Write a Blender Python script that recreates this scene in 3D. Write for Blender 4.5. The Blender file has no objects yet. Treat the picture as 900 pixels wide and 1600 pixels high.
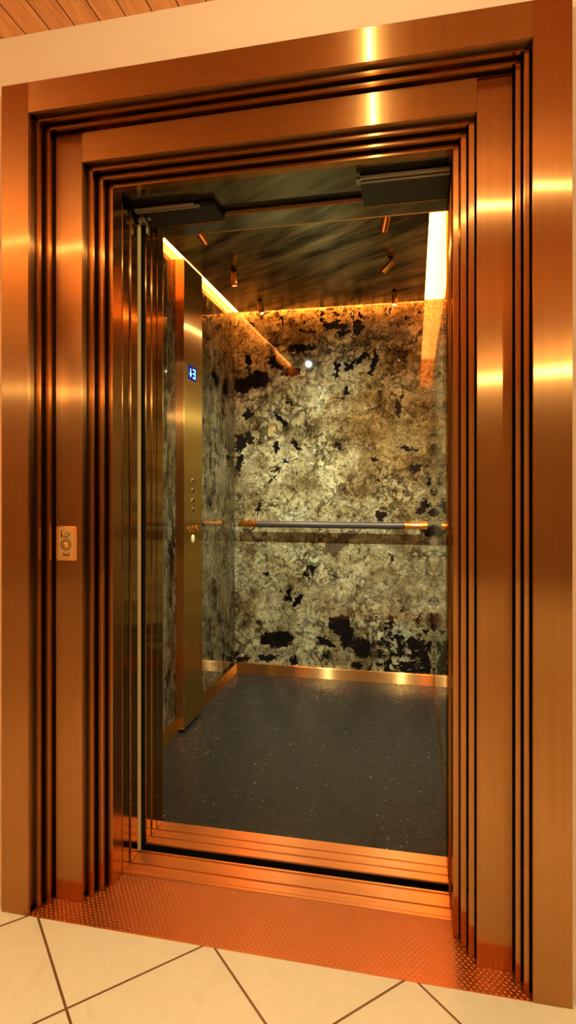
import bpy, bmesh, math, random
from mathutils import Vector, Matrix
random.seed(4)
C = bpy.context.scene.collection

# ------------------------------------------------------------------ dimensions (metres)
XL, XR = -0.886, 0.1015          # clear opening
ZT = 2.10
CL, CR, CB, CF = -1.14, 0.118, 3.68, 1.98   # car walls
CZ = 2.32                        # car ceiling
YW = 1.50                        # hall wall face
HZ = 2.50                        # hall ceiling

# ------------------------------------------------------------------ materials
def new_mat(name):
    m = bpy.data.materials.new(name); m.use_nodes = True
    nt = m.node_tree
    return m, nt, nt.nodes['Principled BSDF']
def N(nt, t, **kw):
    n = nt.nodes.new(t)
    for k, v in kw.items(): setattr(n, k, v)
    return n
def setp(nt, sock, v):
    if hasattr(v, 'is_output') or hasattr(v, 'links'): nt.links.new(v, sock)
    else: sock.default_value = v
def math_(nt, op, a, b=None, clamp=False):
    n = N(nt, 'ShaderNodeMath', operation=op, use_clamp=clamp)
    setp(nt, n.inputs[0], a)
    if b is not None: setp(nt, n.inputs[1], b)
    return n.outputs[0]
def vmath(nt, op, a, b=None, out=0):
    n = N(nt, 'ShaderNodeVectorMath', operation=op)
    setp(nt, n.inputs[0], a)
    if b is not None: setp(nt, n.inputs[1], b)
    return n.outputs[out]
def mix(nt, fac, a, b, blend='MIX'):
    n = N(nt, 'ShaderNodeMix', data_type='RGBA', blend_type=blend)
    setp(nt, n.inputs[0], fac); setp(nt, n.inputs[6], a); setp(nt, n.inputs[7], b)
    return n.outputs[2]
def ramp(nt, fac, stops, interp='LINEAR'):
    n = N(nt, 'ShaderNodeValToRGB'); n.color_ramp.interpolation = interp
    el = n.color_ramp.elements
    while len(el) < len(stops): el.new(0.5)
    for e, (p, c) in zip(el, stops):
        e.position = p; e.color = c if len(c) == 4 else (*c, 1)
    setp(nt, n.inputs[0], fac)
    return n.outputs[0]
def objco(nt, scale=(1,1,1), rot=(0,0,0), loc=(0,0,0)):
    tc = N(nt, 'ShaderNodeTexCoord'); mp = N(nt, 'ShaderNodeMapping')
    mp.inputs['Scale'].default_value = scale; mp.inputs['Rotation'].default_value = rot; mp.inputs['Location'].default_value = loc
    nt.links.new(tc.outputs['Object'], mp.inputs[0])
    return mp.outputs[0]
def noise(nt, co, scale, detail=4, rough=.5, out=0, dist=0):
    n = N(nt, 'ShaderNodeTexNoise')
    n.inputs['Scale'].default_value = scale; n.inputs['Detail'].default_value = detail
    n.inputs['Roughness'].default_value = rough; n.inputs['Distortion'].default_value = dist
    nt.links.new(co, n.inputs['Vector'])
    return n.outputs[out]
def bump(nt, bsdf, h, strength, dist):
    b = N(nt, 'ShaderNodeBump'); b.inputs['Strength'].default_value = strength; b.inputs['Distance'].default_value = dist
    nt.links.new(h, b.inputs['Height']); nt.links.new(b.outputs[0], bsdf.inputs['Normal'])

def brushed(name, groove, base=(.78, .36, .12), rough=.006, across=.38, wide=.4, var=.12):
    m, nt, b = new_mat(name)
    g = Vector(groove)
    s = [220, 220, 220]
    s[max(range(3), key=lambda i: abs(g[i]))] = 1.2
    co = objco(nt, scale=s)
    n = noise(nt, co, 1.0, 3)
    col = mix(nt, n, (*[c*(1-var) for c in base], 1), (*[min(1, c*(1+var)) for c in base], 1))
    setp(nt, b.inputs['Base Color'], col)
    nt.nodes.remove(b)
    tv = N(nt, 'ShaderNodeCombineXYZ')
    for k in range(3): tv.inputs[k].default_value = g[k]
    def lobe(along, across):
        gl = N(nt, 'ShaderNodeBsdfAnisotropic', distribution='GGX')
        rr = math.sqrt(along*across)
        gl.inputs['Roughness'].default_value = math.sqrt(rr)
        gl.inputs['Anisotropy'].default_value = 1-rr/across if across > rr else 0
        nt.links.new(col, gl.inputs['Color']); nt.links.new(tv.outputs[0], gl.inputs['Tangent'])
        return gl.outputs[0]
    ms = N(nt, 'ShaderNodeMixShader'); ms.inputs[0].default_value = wide
    nt.links.new(lobe(rough, across), ms.inputs[1]); nt.links.new(lobe(rough*5, across*1.1), ms.inputs[2])
    nt.links.new(ms.outputs[0], nt.nodes['Material Output'].inputs['Surface'])
    return m
COP_ = (.48, .235, .085)
M = {}
M['jamb'] = brushed('brushed_bronze_vertical', (0,0,1), COP_)
M['jamb_s'] = brushed('brushed_bronze_vertical_trim', (0,0,1), COP_, across=.09)
M['head_s'] = brushed('brushed_bronze_horizontal_trim', (1,0,0), COP_, across=.09)
M['head'] = brushed('brushed_bronze_horizontal', (1,0,0), COP_)
M['depth'] = brushed('brushed_bronze_depth', (0,1,0), COP_)
M['gold_v'] = brushed('brushed_gold_vertical', (0,0,1), (.62,.42,.14))
M['gold_h'] = brushed('brushed_gold_horizontal', (1,0,0), (.74,.44,.16))
M['gold_d'] = brushed('brushed_gold_depth', (0,1,0), (.74,.44,.16))
M['mirror'] = brushed('polished_bronze_vertical', (0,0,1), (.42,.25,.10), rough=.004, across=.02, wide=.2)
M['sill'] = brushed('satin_copper_sill', (1,0,0), (.90,.41,.14), rough=.05, across=.35)

def simple(name, base, rough=.5, metal=0, spec=.5, emit=None, strength=0, nscale=40, var=.1):
    m, nt, b = new_mat(name)
    n = noise(nt, objco(nt), nscale, 3)
    setp(nt, b.inputs['Base Color'], mix(nt, n, (*[c*(1-var) for c in base],1), (*[min(1,c*(1+var)) for c in base],1)))
    b.inputs['Roughness'].default_value = rough; b.inputs['Metallic'].default_value = metal
    b.inputs['Specular IOR Level'].default_value = spec
    if emit:
        b.inputs['Emission Color'].default_value = (*emit, 1); b.inputs['Emission Strength'].default_value = strength
    return m
M['black'] = simple('black_rubber', (.006,.006,.006), .8, spec=.08)
M['shaft'] = simple('shaft_black', (.004,.004,.004), .9, spec=.1)
M['gear'] = simple('dark_grey_steel', (.022,.026,.028), .38, metal=.6)
M['alu'] = simple('dull_aluminium', (.42,.38,.30), .35, metal=.9)
M['seal'] = simple('cream_plastic_strip', (.62,.50,.26), .35)
M['plaster'] = simple('cream_plaster', (.80,.60,.45), .8, nscale=6, var=.04)
M['brownwall'] = simple('dark_wood_wall', (.035,.018,.01), .6, nscale=5, var=.2)
M['tanwall'] = simple('tan_plaster', (.50,.34,.20), .8, nscale=5, var=.1)
M['grip'] = simple('dark_grey_rubber_grip', (.05,.048,.045), .36)
M['brass'] = simple('polished_orange_brass', (.95,.44,.10), .16, metal=1, var=.04)
M['steel'] = simple('satin_steel_button', (.66,.62,.50), .25, metal=1, var=.04)
M['ivory'] = simple('ivory_button', (.75,.66,.42), .3)
M['display'] = simple('dark_blue_display', (.003,.004,.03), .15, emit=(.0,.01,.25), strength=.6)
M['digit'] = simple('cyan_digit', (.1,.5,.7), .4, emit=(.25,.8,1.0), strength=2.2)
M['led'] = simple('warm_led_strip', (.9,.6,.3), .6, emit=(1.0,.25,.032), strength=30)
M['lens'] = simple('spot_lens', (.9,.85,.7), .2, emit=(1.0,.85,.55), strength=7)
M['bluedot'] = simple('blue_indicator', (.02,.02,.4), .3, emit=(.08,.05,1.0), strength=1.2)
M['lampglass'] = simple('warm_lamp_glass', (.9,.8,.6), .5, emit=(1.0,.68,.32), strength=30)
M['lampmetal'] = simple('lamp_metal', (.5,.45,.4), .3, metal=1)
M['engrave'] = simple('engraved_dark', (.10,.06,.025), .5, metal=.5)
M['plate'] = simple('worn_gold_plate', (.80,.52,.20), .34, metal=.55, nscale=180, var=.35)
M['rim'] = simple('bright_copper_rim', (1.0,.48,.17), .25, metal=.7, var=.03)

# hall floor tiles: diagonal cream marble tiles with brown joints
def tiles():
    m, nt, b = new_mat('cream_marble_tiles')
    co = objco(nt); sp = N(nt, 'ShaderNodeSeparateXYZ'); nt.links.new(co, sp.inputs[0])
    P = .517
    def line(a, off):
        v = math_(nt, 'DIVIDE', math_(nt, 'SUBTRACT', a, off), P)
        f = math_(nt, 'FRACT', math_(nt, 'ADD', v, 100.5))
        return math_(nt, 'ABSOLUTE', math_(nt, 'SUBTRACT', f, .5)), math_(nt, 'FLOOR', math_(nt, 'ADD', v, 100))
    u = math_(nt, 'ADD', sp.outputs[0], sp.outputs[1]); w = math_(nt, 'SUBTRACT', sp.outputs[1], sp.outputs[0])
    d1, i1 = line(u, .438); d2, i2 = line(w, 1.486)
    d = math_(nt, 'MINIMUM', d1, d2)
    grout = math_(nt, 'LESS_THAN', d, .0085)
    cid = N(nt, 'ShaderNodeCombineXYZ'); nt.links.new(i1, cid.inputs[0]); nt.links.new(i2, cid.inputs[1])
    wn = N(nt, 'ShaderNodeTexWhiteNoise', noise_dimensions='3D'); nt.links.new(cid.outputs[0], wn.inputs[0])
    off = vmath(nt, 'ADD', co, wn.outputs[1])
    n = noise(nt, off, 7, 6, .6, dist=1.5)
    base = ramp(nt, n, [(.3,(.78,.83,.68)),(.45,(.83,.90,.77)),(.56,(.81,.87,.73)),(.75,(.86,.92,.82))])
    setp(nt, b.inputs['Base Color'], mix(nt, grout, base, (.20,.10,.04,1)))
    b.inputs['Roughness'].default_value = .28
    bump(nt, b, math_(nt, 'SUBTRACT', 1.0, grout), .5, .0015)
    return m
M['tiles'] = tiles()

# pine board ceiling
def pine():
    m, nt, b = new_mat('pine_boards')
    co = objco(nt); sp = N(nt, 'ShaderNodeSeparateXYZ'); nt.links.new(co, sp.inputs[0])
    v = math_(nt, 'DIVIDE', sp.outputs[0], .078)
    f = math_(nt, 'FRACT', math_(nt, 'ADD', v, 100)); i = math_(nt, 'FLOOR', math_(nt, 'ADD', v, 100))
    gap = math_(nt, 'LESS_THAN', f, .05)
    cid = N(nt, 'ShaderNodeCombineXYZ'); nt.links.new(i, cid.inputs[1]); nt.links.new(i, cid.inputs[2])
    off = vmath(nt, 'ADD', objco(nt, scale=(1,.12,1)), cid.outputs[0])
    g = noise(nt, off, 60, 5, .6, dist=.6)
    base = ramp(nt, g, [(.3,(.72,.29,.11)),(.6,(.93,.45,.19)),(.8,(.95,.56,.27))])
    vo = N(nt, 'ShaderNodeTexVoronoi'); vo.inputs['Scale'].default_value = 1
    nt.links.new(objco(nt, scale=(9,7,9)), vo.inputs['Vector'])
    knot = math_(nt, 'LESS_THAN', vo.outputs['Distance'], .075)
    c = mix(nt, knot, base, (.06,.02,.01,1)); c = mix(nt, gap, c, (.10,.03,.012,1))
    setp(nt, b.inputs['Base Color'], c); b.inputs['Roughness'].default_value = .5
    bump(nt, b, math_(nt, 'SUBTRACT', 1.0, gap), .6, .004)
    return m
M['pine'] = pine()

# exotic granite: olive-cream ground, dark crackle, black patches
BLOBS = [(-1.101, 1.866, 0.073, 0.05, 10), (-0.985, 1.903, 0.094, 0.058, 0), (-1.053, 2.009, 0.021, 0.058, 0), (-0.853, 2.0, 0.063, 0.045, 20), (-0.691, 2.086, 0.107, 0.02, 0), (-0.645, 1.975, 0.033, 0.032, 0), (-0.774, 1.931, 0.058, 0.033, 0), (-0.347, 2.192, 0.036, 0.048, 0), (-0.422, 2.169, 0.032, 0.02, 0), (-0.244, 1.973, 0.02, 0.079, 15), (-0.315, 2.004, 0.047, 0.016, -30), (-0.39, 1.967, 0.056, 0.016, -60), (-0.471, 1.935, 0.016, 0.052, 10), (-1.053, 1.669, 0.034, 0.033, 0), (-0.837, 1.639, 0.017, 0.065, -40), (-0.088, 1.676, 0.023, 0.043, 0), (-0.487, 2.216, 0.081, 0.024, 10), (-1.105, 1.492, 0.043, 0.058, 0), (-1.036, 1.516, 0.03, 0.033, 0), (-1.105, 1.363, 0.026, 0.071, 10), (-0.724, 1.474, 0.017, 0.053, -30), (-0.862, 1.455, 0.017, 0.041, 0), (-0.807, 1.369, 0.025, 0.016, 0), (-0.201, 1.027, 0.027, 0.036, 0), (0.053, 1.08, 0.027, 0.051, 35), (0.121, 1.054, 0.03, 0.031, 0), (0.091, 1.247, 0.015, 0.031, 0), (0.114, 1.166, 0.015, 0.023, 0), (-0.042, 1.44, 0.054, 0.016, 20), (0.004, 1.322, 0.05, 0.02, 0), (-0.236, 1.371, 0.024, 0.016, 0), (0.091, 0.937, 0.06, 0.031, 0), (-0.862, 0.234, 0.114, 0.053, -5), (-1.088, 0.089, 0.06, 0.021, 0), (-0.921, 0.111, 0.068, 0.021, 0), (-0.749, 0.105, 0.017, 0.037, 0), (-0.454, 0.34, 0.068, 0.06, 0), (-0.406, 0.266, 0.044, 0.08, 0), (-0.315, 0.207, 0.055, 0.064, 0), (-0.547, 0.226, 0.073, 0.02, 15), (-0.774, 0.524, 0.017, 0.049, 0), (-0.724, 0.485, 0.017, 0.057, 45), (-0.674, 0.645, 0.016, 0.028, -40), (-0.139, 0.776, 0.016, 0.024, 0), (-0.088, 0.291, 0.031, 0.027, 0), (0.004, 0.257, 0.05, 0.035, 0), (-0.347, 0.098, 0.032, 0.028, 0), (0.121, 0.383, 0.026, 0.047, 0), (0.061, 0.155, 0.03, 0.051, 0), (-0.146, 0.386, 0.019, 0.035, 0)]
def granite(name, blobs=None, dark=0.0, seed=0.0, bright=1.0, st=(1,1,1)):
    m, nt, b = new_mat(name)
    co = objco(nt, loc=(seed, seed*.7, seed*.3), scale=st)
    raw = objco(nt)
    w1 = vmath(nt, 'SUBTRACT', noise(nt, co, 9, 3, out=1), (.5,.5,.5))
    w2 = vmath(nt, 'SUBTRACT', noise(nt, co, 38, 4, .6, out=1), (.5,.5,.5))
    def scl(v, s):
        n = N(nt, 'ShaderNodeVectorMath', operation='SCALE'); nt.links.new(v, n.inputs[0]); n.inputs['Scale'].default_value = s; return n.outputs[0]
    wk = vmath(nt, 'ADD', co, vmath(nt, 'ADD', scl(w1, .2), scl(w2, .07)))
    wc = vmath(nt, 'ADD', co, vmath(nt, 'ADD', scl(w1, .13), scl(w2, .034)))
    # ground colour
    g1 = noise(nt, wc, 5.5, 6, .62)
    ground = ramp(nt, g1, [(.28,(.055,.038,.018)),(.40,(.135,.115,.055)),(.50,(.215,.205,.115)),(.60,(.285,.285,.175)),(.74,(.27,.33,.27))])
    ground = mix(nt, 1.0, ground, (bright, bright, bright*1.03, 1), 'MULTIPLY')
    blot = noise(nt, wc, 22, 5, .65)
    ground = mix(nt, ramp(nt, blot, [(.36,(.8,.8,.8)),(.44,(0,0,0))]), ground, (.045,.032,.016,1))
    g2 = noise(nt, wc, 45, 6, .7)
    ground = mix(nt, 1.0, ground, ramp(nt, g2, [(.34,(.28,.25,.18)),(.46,(.92,.92,.87)),(.66,(1.22,1.22,1.17))]), 'MULTIPLY')
    # cracks at two scales
    def crack(scale, width, stretch=(1,1,1)):
        mp = N(nt, 'ShaderNodeMapping'); mp.inputs['Scale'].default_value = stretch; nt.links.new(wk, mp.inputs[0])
        v = N(nt, 'ShaderNodeTexVoronoi', feature='DISTANCE_TO_EDGE'); v.inputs['Scale'].default_value = scale
        nt.links.new(mp.outputs[0], v.inputs['Vector'])
        wn_ = math_(nt, 'MULTIPLY', math_(nt, 'POWER', noise(nt, co, scale*.9, 3, .6), 3), width*14)
        return math_(nt, 'SUBTRACT', 1.0, math_(nt, 'DIVIDE', v.outputs['Distance'], math_(nt, 'ADD', wn_, .028)), clamp=True)
    cm = noise(nt, co, 4.2, 3)
    cmask = ramp(nt, cm, [(.36,(.12,.12,.12)),(.58,(1,1,1))])
    c1 = math_(nt, 'MULTIPLY', crack(13, .10, (1,1,.7)), cmask)
    c2 = math_(nt, 'MULTIPLY', crack(40, .10), math_(nt, 'MULTIPLY', ramp(nt, noise(nt, co, 7, 3), [(.42,(0,0,0)),(.62,(1,1,1))]), .8))
    c3 = math_(nt, 'MULTIPLY', crack(26, .09, (1,1,1.3)), math_(nt, 'SUBTRACT', 1.05, cmask, clamp=True))
    cr = math_(nt, 'MAXIMUM', math_(nt, 'MAXIMUM', c1, c2), c3)
    col = mix(nt, math_(nt, 'MULTIPLY', cr, .95), ground, (.012,.008,.004,1))
    # black patches
    pn = noise(nt, wc, 8.5, 5, .6)
    patch = math_(nt, 'SUBTRACT', pn, .655 - dark)
    pn2 = noise(nt, wc, 24, 4, .6)
    fl = math_(nt, 'SUBTRACT', math_(nt, 'ADD', noise(nt, wk, 34, 4, .65), math_(nt, 'MULTIPLY', cm, .22)), .745)
    patch = math_(nt, 'MAXIMUM', patch, fl)
    if blobs:
        sp = N(nt, 'ShaderNodeSeparateXYZ'); nt.links.new(raw, sp.inputs[0])
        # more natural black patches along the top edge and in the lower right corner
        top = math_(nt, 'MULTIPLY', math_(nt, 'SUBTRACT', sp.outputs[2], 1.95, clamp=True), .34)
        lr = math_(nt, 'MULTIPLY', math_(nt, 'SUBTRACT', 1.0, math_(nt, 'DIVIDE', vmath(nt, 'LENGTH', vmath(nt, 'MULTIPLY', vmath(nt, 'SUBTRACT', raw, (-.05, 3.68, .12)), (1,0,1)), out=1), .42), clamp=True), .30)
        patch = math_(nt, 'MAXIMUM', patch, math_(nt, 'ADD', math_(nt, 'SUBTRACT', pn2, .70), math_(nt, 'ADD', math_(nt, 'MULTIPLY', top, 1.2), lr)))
        wb = vmath(nt, 'ADD', raw, vmath(nt, 'ADD', scl(w1, .07), scl(w2, .085)))
        acc = None
        for (x, z, rx, rz, r) in blobs:
            mp = N(nt, 'ShaderNodeMapping', vector_type='TEXTURE')
            mp.inputs['Location'].default_value = (x, CB, z)
            mp.inputs['Rotation'].default_value = (0, math.radians(r), 0)
            mp.inputs['Scale'].default_value = (rx*1.08, 9, rz*1.08)
            nt.links.new(wb, mp.inputs[0])
            d = vmath(nt, 'LENGTH', mp.outputs[0], out=1)
            acc = d if acc is None else math_(nt, 'MINIMUM', acc, d)
        patch = math_(nt, 'MAXIMUM', patch, math_(nt, 'MULTIPLY', math_(nt, 'SUBTRACT', 1.0, acc), .12))
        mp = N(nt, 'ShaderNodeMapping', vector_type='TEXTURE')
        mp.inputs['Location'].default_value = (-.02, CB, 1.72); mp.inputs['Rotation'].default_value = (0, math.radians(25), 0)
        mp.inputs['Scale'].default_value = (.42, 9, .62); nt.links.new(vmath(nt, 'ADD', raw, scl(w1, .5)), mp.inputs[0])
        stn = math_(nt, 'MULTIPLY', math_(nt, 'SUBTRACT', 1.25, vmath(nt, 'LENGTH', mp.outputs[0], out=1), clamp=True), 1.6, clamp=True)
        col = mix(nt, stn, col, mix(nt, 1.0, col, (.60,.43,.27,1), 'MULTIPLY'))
        # one large smoky grey vein below the handrail
        mp = N(nt, 'ShaderNodeMapping', vector_type='TEXTURE')
        mp.inputs['Location'].default_value = (-.455, CB, .862); mp.inputs['Rotation'].default_value = (0, math.radians(-33), 0)
        mp.inputs['Scale'].default_value = (.13, 9, .042); nt.links.new(wb, mp.inputs[0])
        sm = math_(nt, 'LESS_THAN', vmath(nt, 'LENGTH', mp.outputs[0], out=1), 1)
        col = mix(nt, math_(nt, 'MULTIPLY', sm, .85), col, (.055,.04,.03,1))
    pk = math_(nt, 'MULTIPLY', patch, 60, clamp=True)
    col = mix(nt, pk, col, (.004,.004,.005,1))
    setp(nt, b.inputs['Base Color'], col)
    b.inputs['Roughness'].default_value = .035
    b.inputs['IOR'].default_value = 1.6
    return m
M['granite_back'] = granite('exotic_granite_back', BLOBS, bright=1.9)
M['granite_side_shaded'] = granite('exotic_granite_side_shaded', None, dark=.085, seed=3.7, bright=.75, st=(1,1,.45))  # same stone as the back wall, darkened to paint in the left wall's shade
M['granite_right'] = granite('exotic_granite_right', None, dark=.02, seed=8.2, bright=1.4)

def star_floor():
    m, nt, b = new_mat('black_sparkle_granite')
    co = objco(nt)
    n = noise(nt, co, 320, 3, .7)
    base = ramp(nt, n, [(.35,(.006,.006,.006)),(.52,(.024,.025,.023)),(.72,(.10,.10,.09))])
    v = N(nt, 'ShaderNodeTexVoronoi'); v.inputs['Scale'].default_value = 46; nt.links.new(co, v.inputs['Vector'])
    sc = N(nt, 'ShaderNodeSeparateColor'); nt.links.new(v.outputs['Color'], sc.inputs[0])
    rad = math_(nt, 'MULTIPLY', math_(nt, 'POWER', sc.outputs[0], 4.5), .15)
    fl = math_(nt, 'LESS_THAN', v.outputs['Distance'], rad)
    setp(nt, b.inputs['Base Color'], mix(nt, fl, base, (.75,.75,.68,1)))
    setp(nt, b.inputs['Roughness'], ramp(nt, noise(nt, co, 60, 3), [(.3,(.22,.22,.22)),(.7,(.34,.34,.34))]))
    return m
M['star'] = star_floor()

def smoky(name, base_a, base_b, rough):
    m, nt, b = new_mat(name)
    def stre(sc):
        tc = N(nt, 'ShaderNodeTexCoord'); mp = N(nt, 'ShaderNodeMapping', vector_type='TEXTURE')
        mp.inputs['Rotation'].default_value = (0, 0, math.radians(-34)); mp.inputs['Scale'].default_value = [1/v for v in sc]
        nt.links.new(tc.outputs['Object'], mp.inputs[0]); return mp.outputs[0]
    co = stre((1.7,6.5,3))
    n = noise(nt, co, 1.0, 6, .6, dist=.5)
    n2 = noise(nt, stre((5,45,5)), 1.0, 4)
    f = math_(nt, 'ADD', math_(nt, 'MULTIPLY', n, .8), math_(nt, 'MULTIPLY', n2, .2))
    setp(nt, b.inputs['Base Color'], ramp(nt, f, [(.40,(*base_a,1)),(.60,(*base_b,1))]))
    b.inputs['Metallic'].default_value = .85; b.inputs['Roughness'].default_value = rough
    return m
M['carceil'] = smoky('smoky_ceiling_panel', (.018,.017,.011), (.50,.46,.28), .24)
M['soffit'] = smoky('smoky_soffit', (.07,.06,.035), (.26,.23,.13), .16)

# ------------------------------------------------------------------ mesh helpers
def link(name, bm, mat, parent=None, smooth=False, bev=0):
    me = bpy.data.meshes.new(name)
    bmesh.ops.recalc_face_normals(bm, faces=bm.faces[:])
    bm.to_mesh(me); bm.free(); me.materials.append(M[mat] if isinstance(mat, str) else mat)
    o = bpy.data.objects.new(name, me); C.objects.link(o)
    if parent is not None: o.parent = parent
    if smooth:
        for p in me.polygons: p.use_smooth = True
        try: me.set_sharp_from_angle(angle=math.radians(35))
        except Exception: pass
    if bev:
        md = o.modifiers.new('bevel', 'BEVEL'); md.width = bev; md.segments = 2; md.limit_method = 'ANGLE'
    return o
def add_box(bm, x0, x1, y0, y1, z0, z1):
    vs = [bm.verts.new(p) for p in [(x0,y0,z0),(x1,y0,z0),(x1,y1,z0),(x0,y1,z0),(x0,y0,z1),(x1,y0,z1),(x1,y1,z1),(x0,y1,z1)]]
    for f in [(0,3,2,1),(4,5,6,7),(0,1,5,4),(1,2,6,5),(2,3,7,6),(3,0,4,7)]: bm.faces.new([vs[i] for i in f])
def add_prism(bm, poly, z0, z1, axis='z'):
    def P(a, b, c): return {'z': (a,b,c), 'x': (c,a,b), 'y': (a,c,b)}[axis]
    lo = [bm.verts.new(P(a,b,z0)) for a, b in poly]; hi = [bm.verts.new(P(a,b,z1)) for a, b in poly]
    n = len(poly)
    bm.faces.new(lo[::-1]); bm.faces.new(hi)
    for i in range(n): bm.faces.new([lo[i], lo[(i+1)%n], hi[(i+1)%n], hi[i]])
def frame_of(d):
    d = Vector(d).normalized(); up = Vector((0,0,1)) if abs(d.z) < .9 else Vector((1,0,0))
    a = d.cross(up).normalized(); return a, d.cross(a).normalized(), d
def add_lathe(bm, origin, direction, prof, n=24):
    """prof: list of (distance along axis, radius)"""
    o = Vector(origin); a, b, d = frame_of(direction)
    rings = []
    for (t, r) in prof:
        if r < 1e-6: rings.append([bm.verts.new(o+d*t)])
        else: rings.append([bm.verts.new(o+d*t+a*(r*math.cos(2*math.pi*k/n))+b*(r*math.sin(2*math.pi*k/n))) for k in range(n)])
    for r0, r1 in zip(rings, rings[1:]):
        if len(r0) == 1 and len(r1) == 1: continue
        for k in range(n):
            k2 = (k+1) % n
            if len(r0) == 1: bm.faces.new([r0[0], r1[k], r1[k2]])
            elif len(r1) == 1: bm.faces.new([r0[k], r1[0], r0[k2]])
            else: bm.faces.new([r0[k], r1[k], r1[k2], r0[k2]])
    for r in (rings[0], rings[-1]):
        if len(r) > 1: bm.faces.new(r)
def add_torus(bm, c, axis, R, r, n=32, m=8, a0=0, a1=2*math.pi):
    c = Vector(c); a, b, d = frame_of(axis); full = abs(a1-a0-2*math.pi) < 1e-6
    rings = []
    cnt = n if full else n+1
    for i in range(cnt):
        t = a0+(a1-a0)*i/n; u = a*math.cos(t)+b*math.sin(t)
        rings.append([bm.verts.new(c+u*(R+r*math.cos(2*math.pi*k/m))+d*(r*math.sin(2*math.pi*k/m))) for k in range(m)])
    for i in range(n if full else n):
        r0, r1 = rings[i], rings[(i+1) % cnt]
        for k in range(m): bm.faces.new([r0[k], r1[k], r1[(k+1)%m], r0[(k+1)%m]])
def add_disc(bm, c, axis, r, n=20):
    a, b, d = frame_of(axis); c = Vector(c)
    bm.faces.new([bm.verts.new(c+a*(r*math.cos(2*math.pi*k/n))+b*(r*math.sin(2*math.pi*k/n))) for k in range(n)])
def rrect(w, h, r, n=6):
    pts = []
    for cx, cz, a0 in ((w/2-r,h/2-r,0),(-w/2+r,h/2-r,90),(-w/2+r,-h/2+r,180),(w/2-r,-h/2+r,270)):
        for i in range(n+1):
            t = math.radians(a0+90*i/n); pts.append((cx+r*math.cos(t), cz+r*math.sin(t)))
    return pts
def thing(name, label, cat, loc=(0,0,0), group=None):
    o = bpy.data.objects.new(name, None); C.objects.link(o); o.location = loc; o.empty_display_size = .05
    o['label'] = label; o['category'] = cat
    if group: o['group'] = group
    return o
def tag(o, label, cat, group=None, kind=None):
    o['label'] = label; o['category'] = cat
    if group: o['group'] = group
    if kind: o['kind'] = kind
    return o
def struct(name, bm, mat, **kw):
    o = link(name, bm, mat, **kw); o['kind'] = 'structure'; return o
def box(*a):
    bm = bmesh.new(); add_box(bm, *a); return bm
def dup(root):
    r = root.copy(); C.objects.link(r)
    for ch in list(root.children):
        c = ch.copy(); C.objects.link(c); c.parent = r
        for g in ch.children:
            d = g.copy(); C.objects.link(d); d.parent = c
    return r

# ------------------------------------------------------------------ the hall
RX0, RX1, RY0 = -2.6, 3.4, -5.2
bm = bmesh.new(); add_box(bm, RX0, RX1, RY0, 1.462, -.05, 0)
add_box(bm, RX0, XL-.235, 1.462, YW+.12, -.05, 0); add_box(bm, XR+.235, RX1, 1.462, YW+.12, -.05, 0)
struct('floor', bm, 'tiles')
struct('ceiling', box(RX0, RX1, RY0, YW+.12, HZ, HZ+.04), 'pine')
bm = bmesh.new()
e = .24
add_box(bm, RX0, XL-e, YW, YW+.12, 0, HZ); add_box(bm, XR+e, RX1, YW, YW+.12, 0, HZ)
add_box(bm, XL-e, XR+e, YW, YW+.12, ZT+.222, HZ)
struct('wall_front', bm, 'plaster')
struct('wall_hall_left', box(RX0-.1, RX0, RY0, YW+.12, 0, HZ), 'tanwall')
struct('wall_hall_right', box(RX1, RX1+.1, RY0, YW+.12, 0, HZ), 'brownwall')
struct('wall_hall_back', box(RX0, RX1, RY0-.1, RY0, 0, HZ), 'tanwall')
# black lift shaft that encloses the car
bm = bmesh.new()
sx0, sx1, sy1 = -1.45, .45, 3.95
add_box(bm, sx0-.05, sx0, YW+.12, sy1, -.5, 2.75); add_box(bm, sx1, sx1+.05, YW+.12, sy1, -.5, 2.75)
add_box(bm, sx0, sx1, sy1, sy1+.05, -.5, 2.75); add_box(bm, sx0, sx1, YW+.12, sy1, -.55, -.5); add_box(bm, sx0, sx1, YW+.12, sy1, 2.7, 2.75)
add_box(bm, sx0, sx1, YW+.1, YW+.12, -.5, -.06)
add_box(bm, sx0, sx1, YW+.12, YW+.14, 2.335, 2.7)
struct('wall_shaft', bm, 'shaft')

# ------------------------------------------------------------------ the stepped bronze door surround
port = thing('door_surround', 'wide stepped brushed bronze portal framing the elevator opening', 'door frame', (-.392, 1.60, 0))
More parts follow.
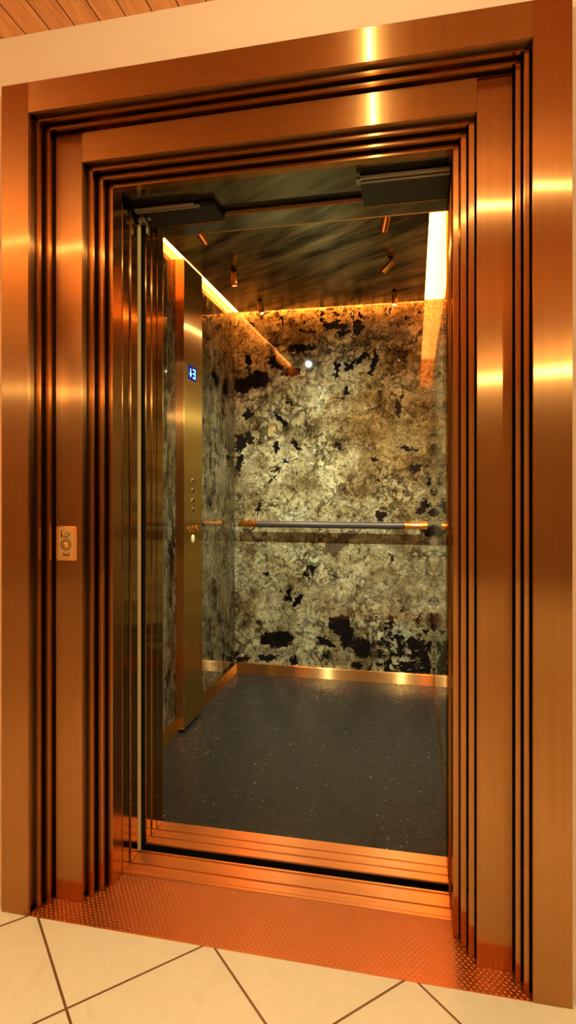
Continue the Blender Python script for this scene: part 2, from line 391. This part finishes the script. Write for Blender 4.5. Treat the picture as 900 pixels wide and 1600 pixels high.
# (e0, e1, z0, z1, y_front, y_back, jamb name, head name)
L = [(.1695,.2545,.148,.233,1.462,1.530,'outer_jamb','outer_head'),
     (.1545,.1695,.138,.148,1.489,1.555,'step_jamb','step_head'),
     (.1395,.1545,.128,.138,1.516,1.580,'step_jamb','step_head'),
     (.0525,.1395,.040,.128,1.543,1.610,'middle_jamb','middle_head'),
     (.0350,.0525,.0267,.040,1.570,1.635,'step_jamb','step_head'),
     (.0175,.0350,.0133,.0267,1.5975,1.655,'step_jamb','step_head'),
     (.0000,.0175,.000,.0133,1.625,1.682,'inner_jamb','inner_head')]
px, py = port.location.x, port.location.y
for (e0, e1, z0, z1, y0, y1, jn, hn) in L:
    if jn != 'outer_jamb': e1 -= .0032; z1 -= .0028      # shadow gap to the next outer piece
    for side in (-1, 1):
        if side < 0: a, b = XL-e1, XL-e0
        else: a, b = XR+e0, XR+e1
        zb = 0 if e0 > .16 else .0025
        und = 0 if jn == 'inner_jamb' else (.006 if e1-e0 < .03 else .009)
        fy = y0+.011
        if side < 0: pl = [(a,y0),(b,y0),(b,fy),(b-und,fy),(b-und,y1),(a,y1)]
        else: pl = [(a,y0),(b,y0),(b,y1),(a+und,y1),(a+und,fy),(a,fy)]
        if not und: pl = [(a,y0),(b,y0),(b,y1),(a,y1)]
        bm = bmesh.new(); add_prism(bm, [(u-px, v-py) for u, v in pl], 0 if jn == 'outer_jamb' else .0025, ZT+z1)
        link(jn, bm, 'jamb_s' if 'step' in jn or 'inner' in jn else 'jamb', port, bev=.0008)
    hy = 1.655 if hn == 'inner_head' else y1
    zu = 0 if hn == 'inner_head' else (.005 if z1-z0 < .03 else .008)
    a, b = ZT+z0, ZT+z1; fy = y0+.011
    pl = [(y0,a),(fy,a),(fy,a+zu),(hy,a+zu),(hy,b),(y0,b)] if zu else [(y0,a),(hy,a),(hy,b),(y0,b)]
    bm = bmesh.new(); add_prism(bm, [(u-py, v) for u, v in pl], XL-e0-px, XR+e0-px, 'x')
    link(hn, bm, 'head_s' if 'step' in hn or 'inner' in hn else 'head', port, bev=.0008)

# dimpled copper threshold plate following the stepped outline
poly = [(XL-.1695,1.462),(XR+.1695,1.462)]
st = [(.1695,1.489),(.1545,1.489),(.1545,1.516),(.1395,1.516),(.1395,1.543),(.0525,1.543),(.0525,1.57),(.035,1.57),(.035,1.5975),(.0175,1.5975),(.0175,1.625),(0,1.625),(0,1.686)]
st = [(min(a+.004,.1694), y) for a, y in st]
poly += [(XR+a,y) for a,y in st] + [(XL-a,y) for a,y in st[::-1]]
bm = bmesh.new(); add_prism(bm, poly, -.02, .0025)
def inside(x, y):
    if y < 1.466 or y > 1.682: return False
    ee = max(XL-x, x-XR)+.004
    lim = .1695
    for a, yy in ((.1695,1.489),(.1395,1.543),(.0525,1.57),(.035,1.5975),(.0175,1.625),(0,9)):
        if y > yy-.004-.0: pass
    ys = [(1.489,.1695),(1.516,.1545),(1.543,.1395),(1.57,.0525),(1.5975,.035),(1.625,.0175),(9,0)]
    for yy, ll in ys:
        if y+.003 < yy: lim = ll; break
    return ee < lim
p = .014; j = 0; y = 1.468
while y < 1.685:
    x = XL-.17+(p/2 if j % 2 else 0)
    while x < XR+.17:
        if inside(x, y):
            r0 = .0046; rings = []
            for rr, zz in ((r0,.0024),(.0030,.0042)):
                rings.append([bm.verts.new((x+rr*math.cos(k*math.pi/3), y+rr*math.sin(k*math.pi/3), zz)) for k in range(6)])
            top = bm.verts.new((x,y,.0047))
            for k in range(6):
                bm.faces.new([rings[0][k], rings[0][(k+1)%6], rings[1][(k+1)%6], rings[1][k]])
                bm.faces.new([rings[1][k], rings[1][(k+1)%6], top])
        x += p
    y += .0095; j += 1
dimp = simple('satin_copper_plate', (.74,.33,.13), .36, metal=1, nscale=9, var=.05)
tag(link('threshold_plate', bm, dimp), 'dimpled copper floor plate between the tiles and the elevator sill', 'floor plate')

# grooved door sills (profile in Y-Z swept along X)
def sill(name, y0, y1, grooves, x0, x1, label):
    pts = [(y0, -.03), (y0, .003)]
    for (a, b, dp) in grooves: pts += [(a-.0015,.003),(a-.001,.0045),(a,.0045),(a,-dp),(b,-dp),(b,.003)]
    pts += [(y1-.002,.003),(y1,.001),(y1,-.03)]
    bm = bmesh.new(); add_prism(bm, pts, x0, x1, 'x')
    o = link(name, bm, 'sill'); tag(o, label, 'sill')
    ya = (y1+.0004, y1+.004) if name == 'landing_sill' else (y0-.004, y0-.0004)
    link('gap_shade', box(x0, x1, ya[0], ya[1], -.3, -.001), 'shaft', o)  # black sheet added to paint the gap between the sills dark
    return o
sill('landing_sill', 1.688, 1.807, [(1.700,1.7025,.003),(1.732,1.7395,.012),(1.790,1.797,.012)], XL-.14, XR+.14, 'grooved copper sill in front of the black gap, beside the dimpled plate')
sill('car_sill', 1.845, 1.978, [(1.8475,1.8485,.003),(1.880,1.886,.012),(1.922,1.928,.012)], XL-.14, XR+.14, 'grooved copper sill behind the black gap, touching the black car floor')

# ------------------------------------------------------------------ door leaves parked in the left pocket
def leaf(name, label, x, y0, y1, w, zt, group):
    t = thing(name, label, 'door panel', (x, (y0+y1)/2, .004), group)
    yc = (y0+y1)/2
    link('panel', box(-w, 0, y0-yc, y1-yc, 0, zt), 'mirror', t)
    # bright folded front edge
    link('edge_trim', box(-.003, .0022, y0-yc-.0024, y0-yc, 0, zt), 'jamb', t, bev=.0005)
    return t
g1 = 'landing door leaves parked on the left'; g2 = 'car door leaves parked on the left'
leaf('sliding_door', 'polished bronze landing door leaf, nearest to the stepped portal, parked left', XL-.001, 1.6865, 1.730, .13, 2.085, g1)
leaf('sliding_door', 'polished bronze landing door leaf parked left beside the cream edge strip', XL+.0008, 1.7385, 1.786, .13, 2.085, g1)
leaf('sliding_door', 'polished bronze car door leaf parked left, just behind the cream strip', XL+.0018, 1.846, 1.884, .13, 2.085, g2)
leaf('sliding_door', 'polished bronze car door leaf parked left, nearest to the car interior', XL+.0026, 1.890, 1.926, .13, 2.085, g2)
o = link('door_edge_strip', box(-.02, 0, -.004, .0, 0, 2.06), 'seal', bev=.0008); o.location = (XL+.0062, 1.800, .006)
tag(o, 'narrow cream vertical strip on the edge of the parked door leaves', 'strip')
o = link('door_seal', box(-.02, 0, 0, .038, 0, 2.06), 'black'); o.location = (XL+.0008, 1.8035, .006)
tag(o, 'black rubber seal in the gap beside the cream strip', 'seal')
# car entrance posts and header
ent = thing('car_entrance_frame', 'polished bronze posts and header of the elevator car doorway', 'door frame', (-.392, 1.96, 0))
ex, ey = ent.location.x, ent.location.y
link('post', box(XL-.235-ex, XL+.0035-ex, 1.932-ey, 1.978-ey, 0.004, ZT), 'mirror', ent, bev=.0006)
link('post', box(XR-ex, CR+.03-ex, 1.855-ey, 1.978-ey, 0.004, ZT), 'mirror', ent, bev=.0006)
link('header', box(XL-.235-ex, CR+.03-ex, 1.865-ey, 1.978-ey, ZT, CZ-.005), 'soffit', ent)
link('header_trim', box(XL-ex, XR-ex, 1.8605-ey, 1.865-ey, ZT-.002, ZT+.01), 'head', ent, bev=.0006)

link('return_panel', box(XR+.0006-px, XR+.03-px, 1.684-py, 1.805-py, 0.004, ZT), 'mirror', port, bev=.0006)
link('soffit', box(XL-.03-px, XR+.03-px, 1.656-py, 1.807-py, ZT+.006, ZT+.02), 'soffit', port)
for y in (1.735, 1.79):   # thin vertical edges on the closing side
    link('edge_trim', box(XR-.0012-px, XR+.0006-px, y-py, y+.003-py, .006, ZT), 'jamb', port)

# header gear seen in the gap above
gear = thing('door_header_gear', 'dark grey door track and hanger plates across the top of the opening', 'door mechanism', (-.392, 1.83, ZT))
gx, gy, gz = gear.location
def gpart(name, x0, x1, y0, y1, z0, z1, mat, bev=.001): return link(name, box(x0-gx,x1-gx,y0-gy,y1-gy,z0-gz,z1-gz), mat, gear, bev=bev)
gpart('track', XL, XR, 1.812, 1.852, 2.115, 2.17, 'gear')
gpart('track_lip', XL, XR, 1.809, 1.813, 2.105, 2.122, 'gear')
hp = gpart('hanger_plate', -.155, XR-.002, 1.725, 1.872, 2.086, 2.100, 'gear')
gpart('hanger_rail', -.150, XR-.002, 1.714, 1.7215, 2.080, 2.090, 'alu', .0015)
gpart('hanger_rail', -.160, XR-.004, 1.700, 1.708, 2.084, 2.094, 'alu', .0015)
gpart('hanger_bracket', -.165, -.150, 1.700, 1.728, 2.080, 2.095, 'alu', .002)
hp = gpart('hanger_plate', XL+.01, -.615, 1.762, 1.872, 2.086, 2.100, 'gear')
gpart('hanger_rail', XL+.01, -.675, 1.742, 1.749, 2.082, 2.091, 'alu', .0015)
gpart('hanger_rail', XL+.01, -.660, 1.752, 1.759, 2.080, 2.089, 'alu', .0015)
gpart('edge_strip', XL+.01, -.615, 1.872, 1.876, 2.084, 2.092, 'head', .0005)
gpart('edge_strip', -.155, XR-.002, 1.872, 1.876, 2.084, 2.092, 'head', .0005)
for x in (-.545, -.33, -.31): gpart('clip', x, x+.018, 1.808, 1.816, 2.108, 2.118, 'alu', .001)
gpart('roller_bracket', XL+.0075, XL+.031, 1.775, 1.803, 2.062, 2.076, 'alu', .002)
gpart('roller_bracket', XL+.022, XL+.030, 1.800, 1.818, 2.035, 2.064, 'alu', .002)
bm = bmesh.new(); add_lathe(bm, (XL+.016-gx, 1.778-gy, 2.083-gz), (0,1,0), [(0,.007),(.016,.007)], 16); add_lathe(bm, (XL+.032-gx, 1.795-gy, 2.086-gz), (0,1,0), [(0,.0055),(.016,.0055)], 16)
link('roller', bm, 'alu', gear, smooth=True)

# ------------------------------------------------------------------ the elevator car interior
struct('floor_car', box(CL, CR, 1.979, CB, -.03, .002), 'star')
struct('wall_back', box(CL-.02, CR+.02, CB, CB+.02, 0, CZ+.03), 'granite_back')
struct('wall_right', box(CR, CR+.02, CF, CB, 0, CZ+.03), 'granite_right')
CP0, CP1 = 2.705, 2.955
struct('wall_left', box(CL-.02, CL, CF, CB, 0, CZ+.03), 'granite_side_shaded')
struct('wall_car_front', box(CL, XL-.0, 1.980, 1.99, 0, CZ+.03), 'gold_v')
struct('trim_1', box(XL, CR, 1.980, 1.99, ZT+.001, CZ+.03), 'gold_h')
struct('ceiling_car', box(CL+.046, CR-.056, 1.995, CB-.056, CZ, CZ+.018), 'carceil')
struct('trim_2', box(CL-.02, CR+.02, 1.985, CB+.02, CZ+.045, CZ+.06), 'gold_h')
# skirting
sk, sh = .018, .067
struct('baseboard_back', box(CL+sk, CR-.002, CB-sk, CB, .002, sh), 'gold_h', bev=.001)
struct('baseboard_right', box(CR-.0012, CR+.001, CF+.012, CB, .002, sh), 'gold_d', bev=.001)
bm = bmesh.new(); add_box(bm, CL, CL+sk, CF+.012, CP0, .002, sh); add_box(bm, CL, CL+sk, CP1, CB, .002, sh)
struct('baseboard_left', bm, 'gold_d', bev=.001)
# led strips above the ceiling panel
def led(x0,x1,y0,y1,label):
    o = link('led_strip', box(x0,x1,y0,y1,CZ+.022,CZ+.030), 'led'); tag(o, label, 'light strip')
led(CL+.001, CL+.047, 1.995, CB-.002, 'glowing warm light strip along the left edge of the car ceiling')
led(CR-.057, CR-.001, 1.995, CB-.002, 'wide glowing warm light strip along the right edge of the car ceiling')
led(CL+.050, CR-.060, CB-.050, CB-.002, 'thin glowing warm light strip along the top of the back granite wall')

# control panel on the left wall
FX = .045
pan = thing('control_panel', 'tall brushed gold control column on the left granite wall with floor display', 'control panel', (CL, (CP0+CP1)/2, .02))
def pb(name, dx0, dx1, y0, y1, z0, z1, mat, parent=pan, bev=0):
    yc = (CP0+CP1)/2
    return link(name, box(dx0, dx1, y0-yc, y1-yc, z0-.02, z1-.02), mat, parent, bev=bev)
pb('faceplate', .0005, FX, CP0, CP1, .02, CZ-.004, 'gold_v', bev=.0015)
pb('side_panel', .0005, FX-.002, CP0-.0012, CP0-.0002, .03, CZ-.004, 'jamb')
yc = (CP0+CP1)/2
ds = pb('display', FX, FX+.002, 2.752, 2.868, 1.740, 1.812, 'display', bev=.001)
# down arrow and digit 3 (world y increases away from the camera = to the right on the panel)
def dg(name, segs):
    bm = bmesh.new()
    for (y0,y1,z0,z1) in segs: add_box(bm, FX+.002, FX+.0028, y0-yc, y1-yc, z0-.02, z1-.02)
    return bm
bm = dg('d', [(2.781,2.789,1.758,1.796)])
add_prism(bm, [(2.768-yc,1.7735-.02),(2.785-yc,1.752-.02),(2.802-yc,1.7735-.02)], FX+.002, FX+.0028, 'x')
link('arrow_symbol', bm, 'digit', ds)
link('digit', dg('d', [(2.815,2.848,1.793,1.800),(2.815,2.848,1.7725,1.7795),(2.815,2.848,1.752,1.759),(2.841,2.848,1.752,1.800)]), 'digit', ds)
for z in (1.233, 1.184, 1.134, 1.085):
    bm = bmesh.new(); add_lathe(bm, (FX, 2.818-yc, z-.02), (1,0,0), [(0,.0155),(.003,.0155),(.004,.0135),(.0042,.0115)], 28)
    b_ = link('floor_button', bm, 'steel', pan, smooth=True)
    bm = bmesh.new(); add_lathe(bm, (FX+.0042, 2.818-yc, z-.02), (1,0,0), [(0,.0105),(.0015,.0105),(.003,.008),(.003,0)], 28)
    link('button_cap', bm, 'gear', b_, smooth=True)
for yy in (2.768, 2.818, 2.872):
    bm = bmesh.new(); add_lathe(bm, (FX, yy-yc, .992-.02), (1,0,0), [(0,.0165),(.003,.0165),(.0045,.014),(.0045,.010),(.003,.009),(.003,0)], 28)
    b_ = link('service_button', bm, 'brass', pan, smooth=True)
    bm = bmesh.new(); add_box(bm, FX+.0045, FX+.006, yy-yc-.002, yy-yc+.002, .985-.02, .999-.02); link('key_slot', bm, 'engrave', b_)
bm = bmesh.new(); add_lathe(bm, (FX, 2.818-yc, .942-.02), (1,0,0), [(0,.021),(.003,.021),(.005,.018),(.0055,0)], 32)
link('round_button', bm, 'ivory', pan, smooth=True)

# handrail on the back wall
hr = thing('handrail', 'dark grey tubular handrail with orange brass ends on the granite back wall', 'handrail', (-.507, CB, .972))
hx, hy, hz = hr.location
RY = 3.60; R = .0205
def tube(name, x0, x1, r, mat, n=32, prof=None):
    bm = bmesh.new(); add_lathe(bm, (x0-hx, RY-hy, 0), (1,0,0), prof or [(0,r-.001),(.001,r),(x1-x0-.001,r),(x1-x0,r-.001)], n)
    return link(name, bm, mat, hr, smooth=True)
tube('grip', -.965, -.062, R, 'grip')
for s, x0, x1 in ((-1, -1.092, -.965), (1, -.062, .078)):
    w = x1-x0
    ec = tube('end_cap', x0, x1, R, 'brass', prof=[(0,0),(0,R*.75),(.004,R*.97),(.008,R*1.03),(.012,R*.97),(.014,R*.985),(w-.001,R*.985),(w,R*.95)])
    bx_ = x0+.055 if s < 0 else x1-.040
    bm = bmesh.new(); add_lathe(bm, (bx_-hx, RY-hy+R*.8, 0), (0,1,0), [(0,.008),(hy-RY-R*.8-.006,.008),(hy-RY-R*.8-.006,.021),(hy-RY-R*.8-.0005,.022)], 20)
    link('bracket', bm, 'brass', hr, smooth=True)

# ceiling spotlights
def spot(x, y, aim, label, power, blue=False):
    t = thing('spotlight', label, 'spotlight', (x, y, CZ), 'brass spotlights on the car ceiling')
    d = Vector(aim).normalized()
    bm = bmesh.new(); add_lathe(bm, (0,0,0), (0,0,-1), [(0,.016),(.004,.016),(.006,.012),(.006,.005),(.022,.005),(.022,0)], 20)
    link('mount', bm, 'gear', t, smooth=True)
    o0 = Vector((0,0,-.026)); bk = o0-d*.012
    bm = bmesh.new(); add_lathe(bm, bk, d, [(0,0),(0,.0135),(.002,.016),(.066,.016),(.068,.015),(.068,.013),(.062,.0125),(.062,0)], 24)
    hs = link('housing', bm, 'brass', t, smooth=True)
    bm = bmesh.new(); add_disc(bm, bk+d*.0626, d, .0120)
    link('lens', bm, 'lens', hs)
    if blue:
        bm = bmesh.new(); add_box(bm, -.006,.006,-.0185,-.0165,-.006,-.001); link('indicator', bm, 'bluedot', t)
    ld = bpy.data.lights.new('spot_beam', 'SPOT'); ld.energy = power; ld.color = (1.0,.93,.66); ld.spot_size = math.radians(100); ld.spot_blend = .95; ld.shadow_soft_size = .009
    lo = bpy.data.objects.new('spot_beam', ld); C.objects.link(lo); lo.parent = t
    lo.location = bk+d*.075; lo.rotation_euler = d.to_track_quat('-Z','Y').to_euler()
    return t
SP = 115
spot(-.905, 2.40, (.50,.58,-.75), 'front left brass spotlight with a blue dot, tilted towards the middle', SP, True)
spot(-.905, 2.91, (.02,.10,-1), 'brass spotlight in the middle of the left row, pointing straight down', SP*.10)
spot(-.900, 3.41, (.25,-.05,-1), 'rear left brass spotlight beside the back wall light strip', SP*.06)
spot(-.110, 2.42, (-.25,.46,-.9), 'front right brass spotlight hanging below the header, pointing down', SP)
spot(-.110, 2.91, (-.65,.1,-.62), 'brass spotlight in the middle of the right row, tilted left', SP*.10)
spot(-.110, 3.41, (.0,-.15,-1), 'rear right brass spotlight next to the back wall light strip', SP*.06)

# engraved call plate on the left middle jamb
cp = thing('call_plate', 'small gold engraved plate with bright rounded rim on the left bronze jamb', 'call panel', (-.986, 1.543, 1.037))
def yprism(poly, y0, y1):
    bm = bmesh.new(); add_prism(bm, poly, y0, y1, 'y'); return bm
link('rim', yprism(rrect(.066,.099,.007), -.0045, -.0003), 'rim', cp, bev=.0012)
fp = link('faceplate', yprism(rrect(.046,.085,.004), -.0058, -.0044), 'plate', cp, bev=.0005)
bm = bmesh.new(); add_torus(bm, (-.001,-.0060,-.004), (0,1,0), .0155, .0013); add_torus(bm, (-.001,-.0060,-.004), (0,1,0), .0105, .001)
link('engraved_ring', bm, 'engrave', fp, smooth=True)
bm = bmesh.new(); add_lathe(bm, (-.001,-.0055,-.004), (0,-1,0), [(0,.0075),(.002,.0075),(.003,.006),(.003,0)], 24)
link('call_button', bm, 'rim', fp, smooth=True)
bm = bmesh.new()
add_torus(bm, (-.002,-.0060,.030), (0,1,0), .012, .0012, a0=.3, a1=3.9); add_torus(bm, (.004,-.0060,.024), (0,1,0), .007, .001, a0=2.5, a1=6.0)
add_box(bm, -.016,-.013,-.0066,-.0056,.016,.036)
link('engraved_scroll', bm, 'engrave', fp, smooth=True)
bm = bmesh.new(); add_box(bm, -.013,.013,-.0066,-.0056,-.036,-.0335); add_box(bm, -.010,.012,-.0064,-.0056,-.030,-.0285)
add_torus(bm, (0,-.0060,-.022), (0,1,0), .011, .001, a0=.2, a1=2.9)
link('engraved_base', bm, 'engrave', fp)

# ------------------------------------------------------------------ hall lamps, then added fill lights (all out of view)
def hall_lamp(loc, power, r, label, col=(1,.88,.48)):
    t = thing('ceiling_lamp', label, 'ceiling lamp', (loc[0], loc[1], HZ))
    bm = bmesh.new(); add_lathe(bm, (0,0,0), (0,0,-1), [(0,.06),(.015,.06),(.02,.05),(.02,.01),(HZ-loc[2]-r,.01),(HZ-loc[2]-r,0)], 24)
    link('mount', bm, 'lampmetal', t, smooth=True)
    ld = bpy.data.lights.new('bulb_light', 'POINT'); ld.energy = power; ld.color = col; ld.shadow_soft_size = r
    lo = bpy.data.objects.new('bulb_light', ld); C.objects.link(lo); lo.parent = t; lo.location = (0,0,loc[2]-HZ)
hall_lamp((-.165,.50,2.40), 19, .009, 'small pendant lamp above the viewer in the hall')
hall_lamp((3.1,-2.6,2.36), 285, .03, 'pendant lamp far back in the hall')

dl = thing('floor_fill_light', 'unseen ceiling fill light added to brighten the hall floor', 'floor_fill_light', (-.35,.70,HZ))  # invented lamp, added to brighten the floor tiles
bm = bmesh.new(); add_lathe(bm, (0,0,0), (0,0,-1), [(0,.045),(.003,.045),(.004,.036),(.0005,.034)], 24)
link('trim_ring', bm, 'lampmetal', dl, smooth=True)
ld = bpy.data.lights.new('floor_fill_beam', 'SPOT'); ld.energy = 66; ld.color = (1,.86,.5); ld.spot_size = math.radians(70); ld.spot_blend = 1.0; ld.shadow_soft_size = .03
lo = bpy.data.objects.new('floor_fill_beam', ld); C.objects.link(lo); lo.parent = dl; lo.location = (0,0,-.012)
up = thing('uplight_fill', 'unseen uplighter added on the left to brighten the ceiling boards', 'fill light', (-2.1,.0,0))  # invented lamp, added to brighten the pine boards overhead
bm = bmesh.new(); add_lathe(bm, (0,0,0), (0,0,1), [(0,.14),(.02,.14),(.03,.02),(.04,.012),(1.68,.012),(1.70,.03),(1.80,.14),(1.80,.135),(1.72,.03),(1.72,0)], 32)
link('stand', bm, 'lampmetal', up, smooth=True)
ld = bpy.data.lights.new('ceiling_fill_beam', 'SPOT'); ld.energy = 150; ld.color = (1,.86,.5); ld.spot_size = math.radians(140); ld.spot_blend = .5; ld.shadow_soft_size = .04
lo = bpy.data.objects.new('ceiling_fill_beam', ld); C.objects.link(lo); lo.parent = up; lo.location = (0,0,1.80); lo.rotation_euler = (math.pi,0,0)
w = bpy.data.worlds.new('world'); bpy.context.scene.world = w; w.use_nodes = True
w.node_tree.nodes['Background'].inputs[0].default_value = (.02,.012,.006,1)
w.node_tree.nodes['Background'].inputs[1].default_value = 1

# ------------------------------------------------------------------ camera
cd = bpy.data.cameras.new('camera'); cam = bpy.data.objects.new('camera', cd); C.objects.link(cam)
cam.location = (0,0,1.197)
cam.rotation_euler = (math.radians(90), 0, math.atan(197/922))
cd.sensor_fit = 'HORIZONTAL'; cd.sensor_width = 36; cd.lens = 36*922/900
cd.shift_y = -37/900; cd.clip_start = .01
bpy.context.scene.camera = cam
vs = bpy.context.scene.view_settings
vs.view_transform = 'Standard'; vs.look = 'None'; vs.gamma = 1; vs.use_curve_mapping = False; vs.exposure = 0
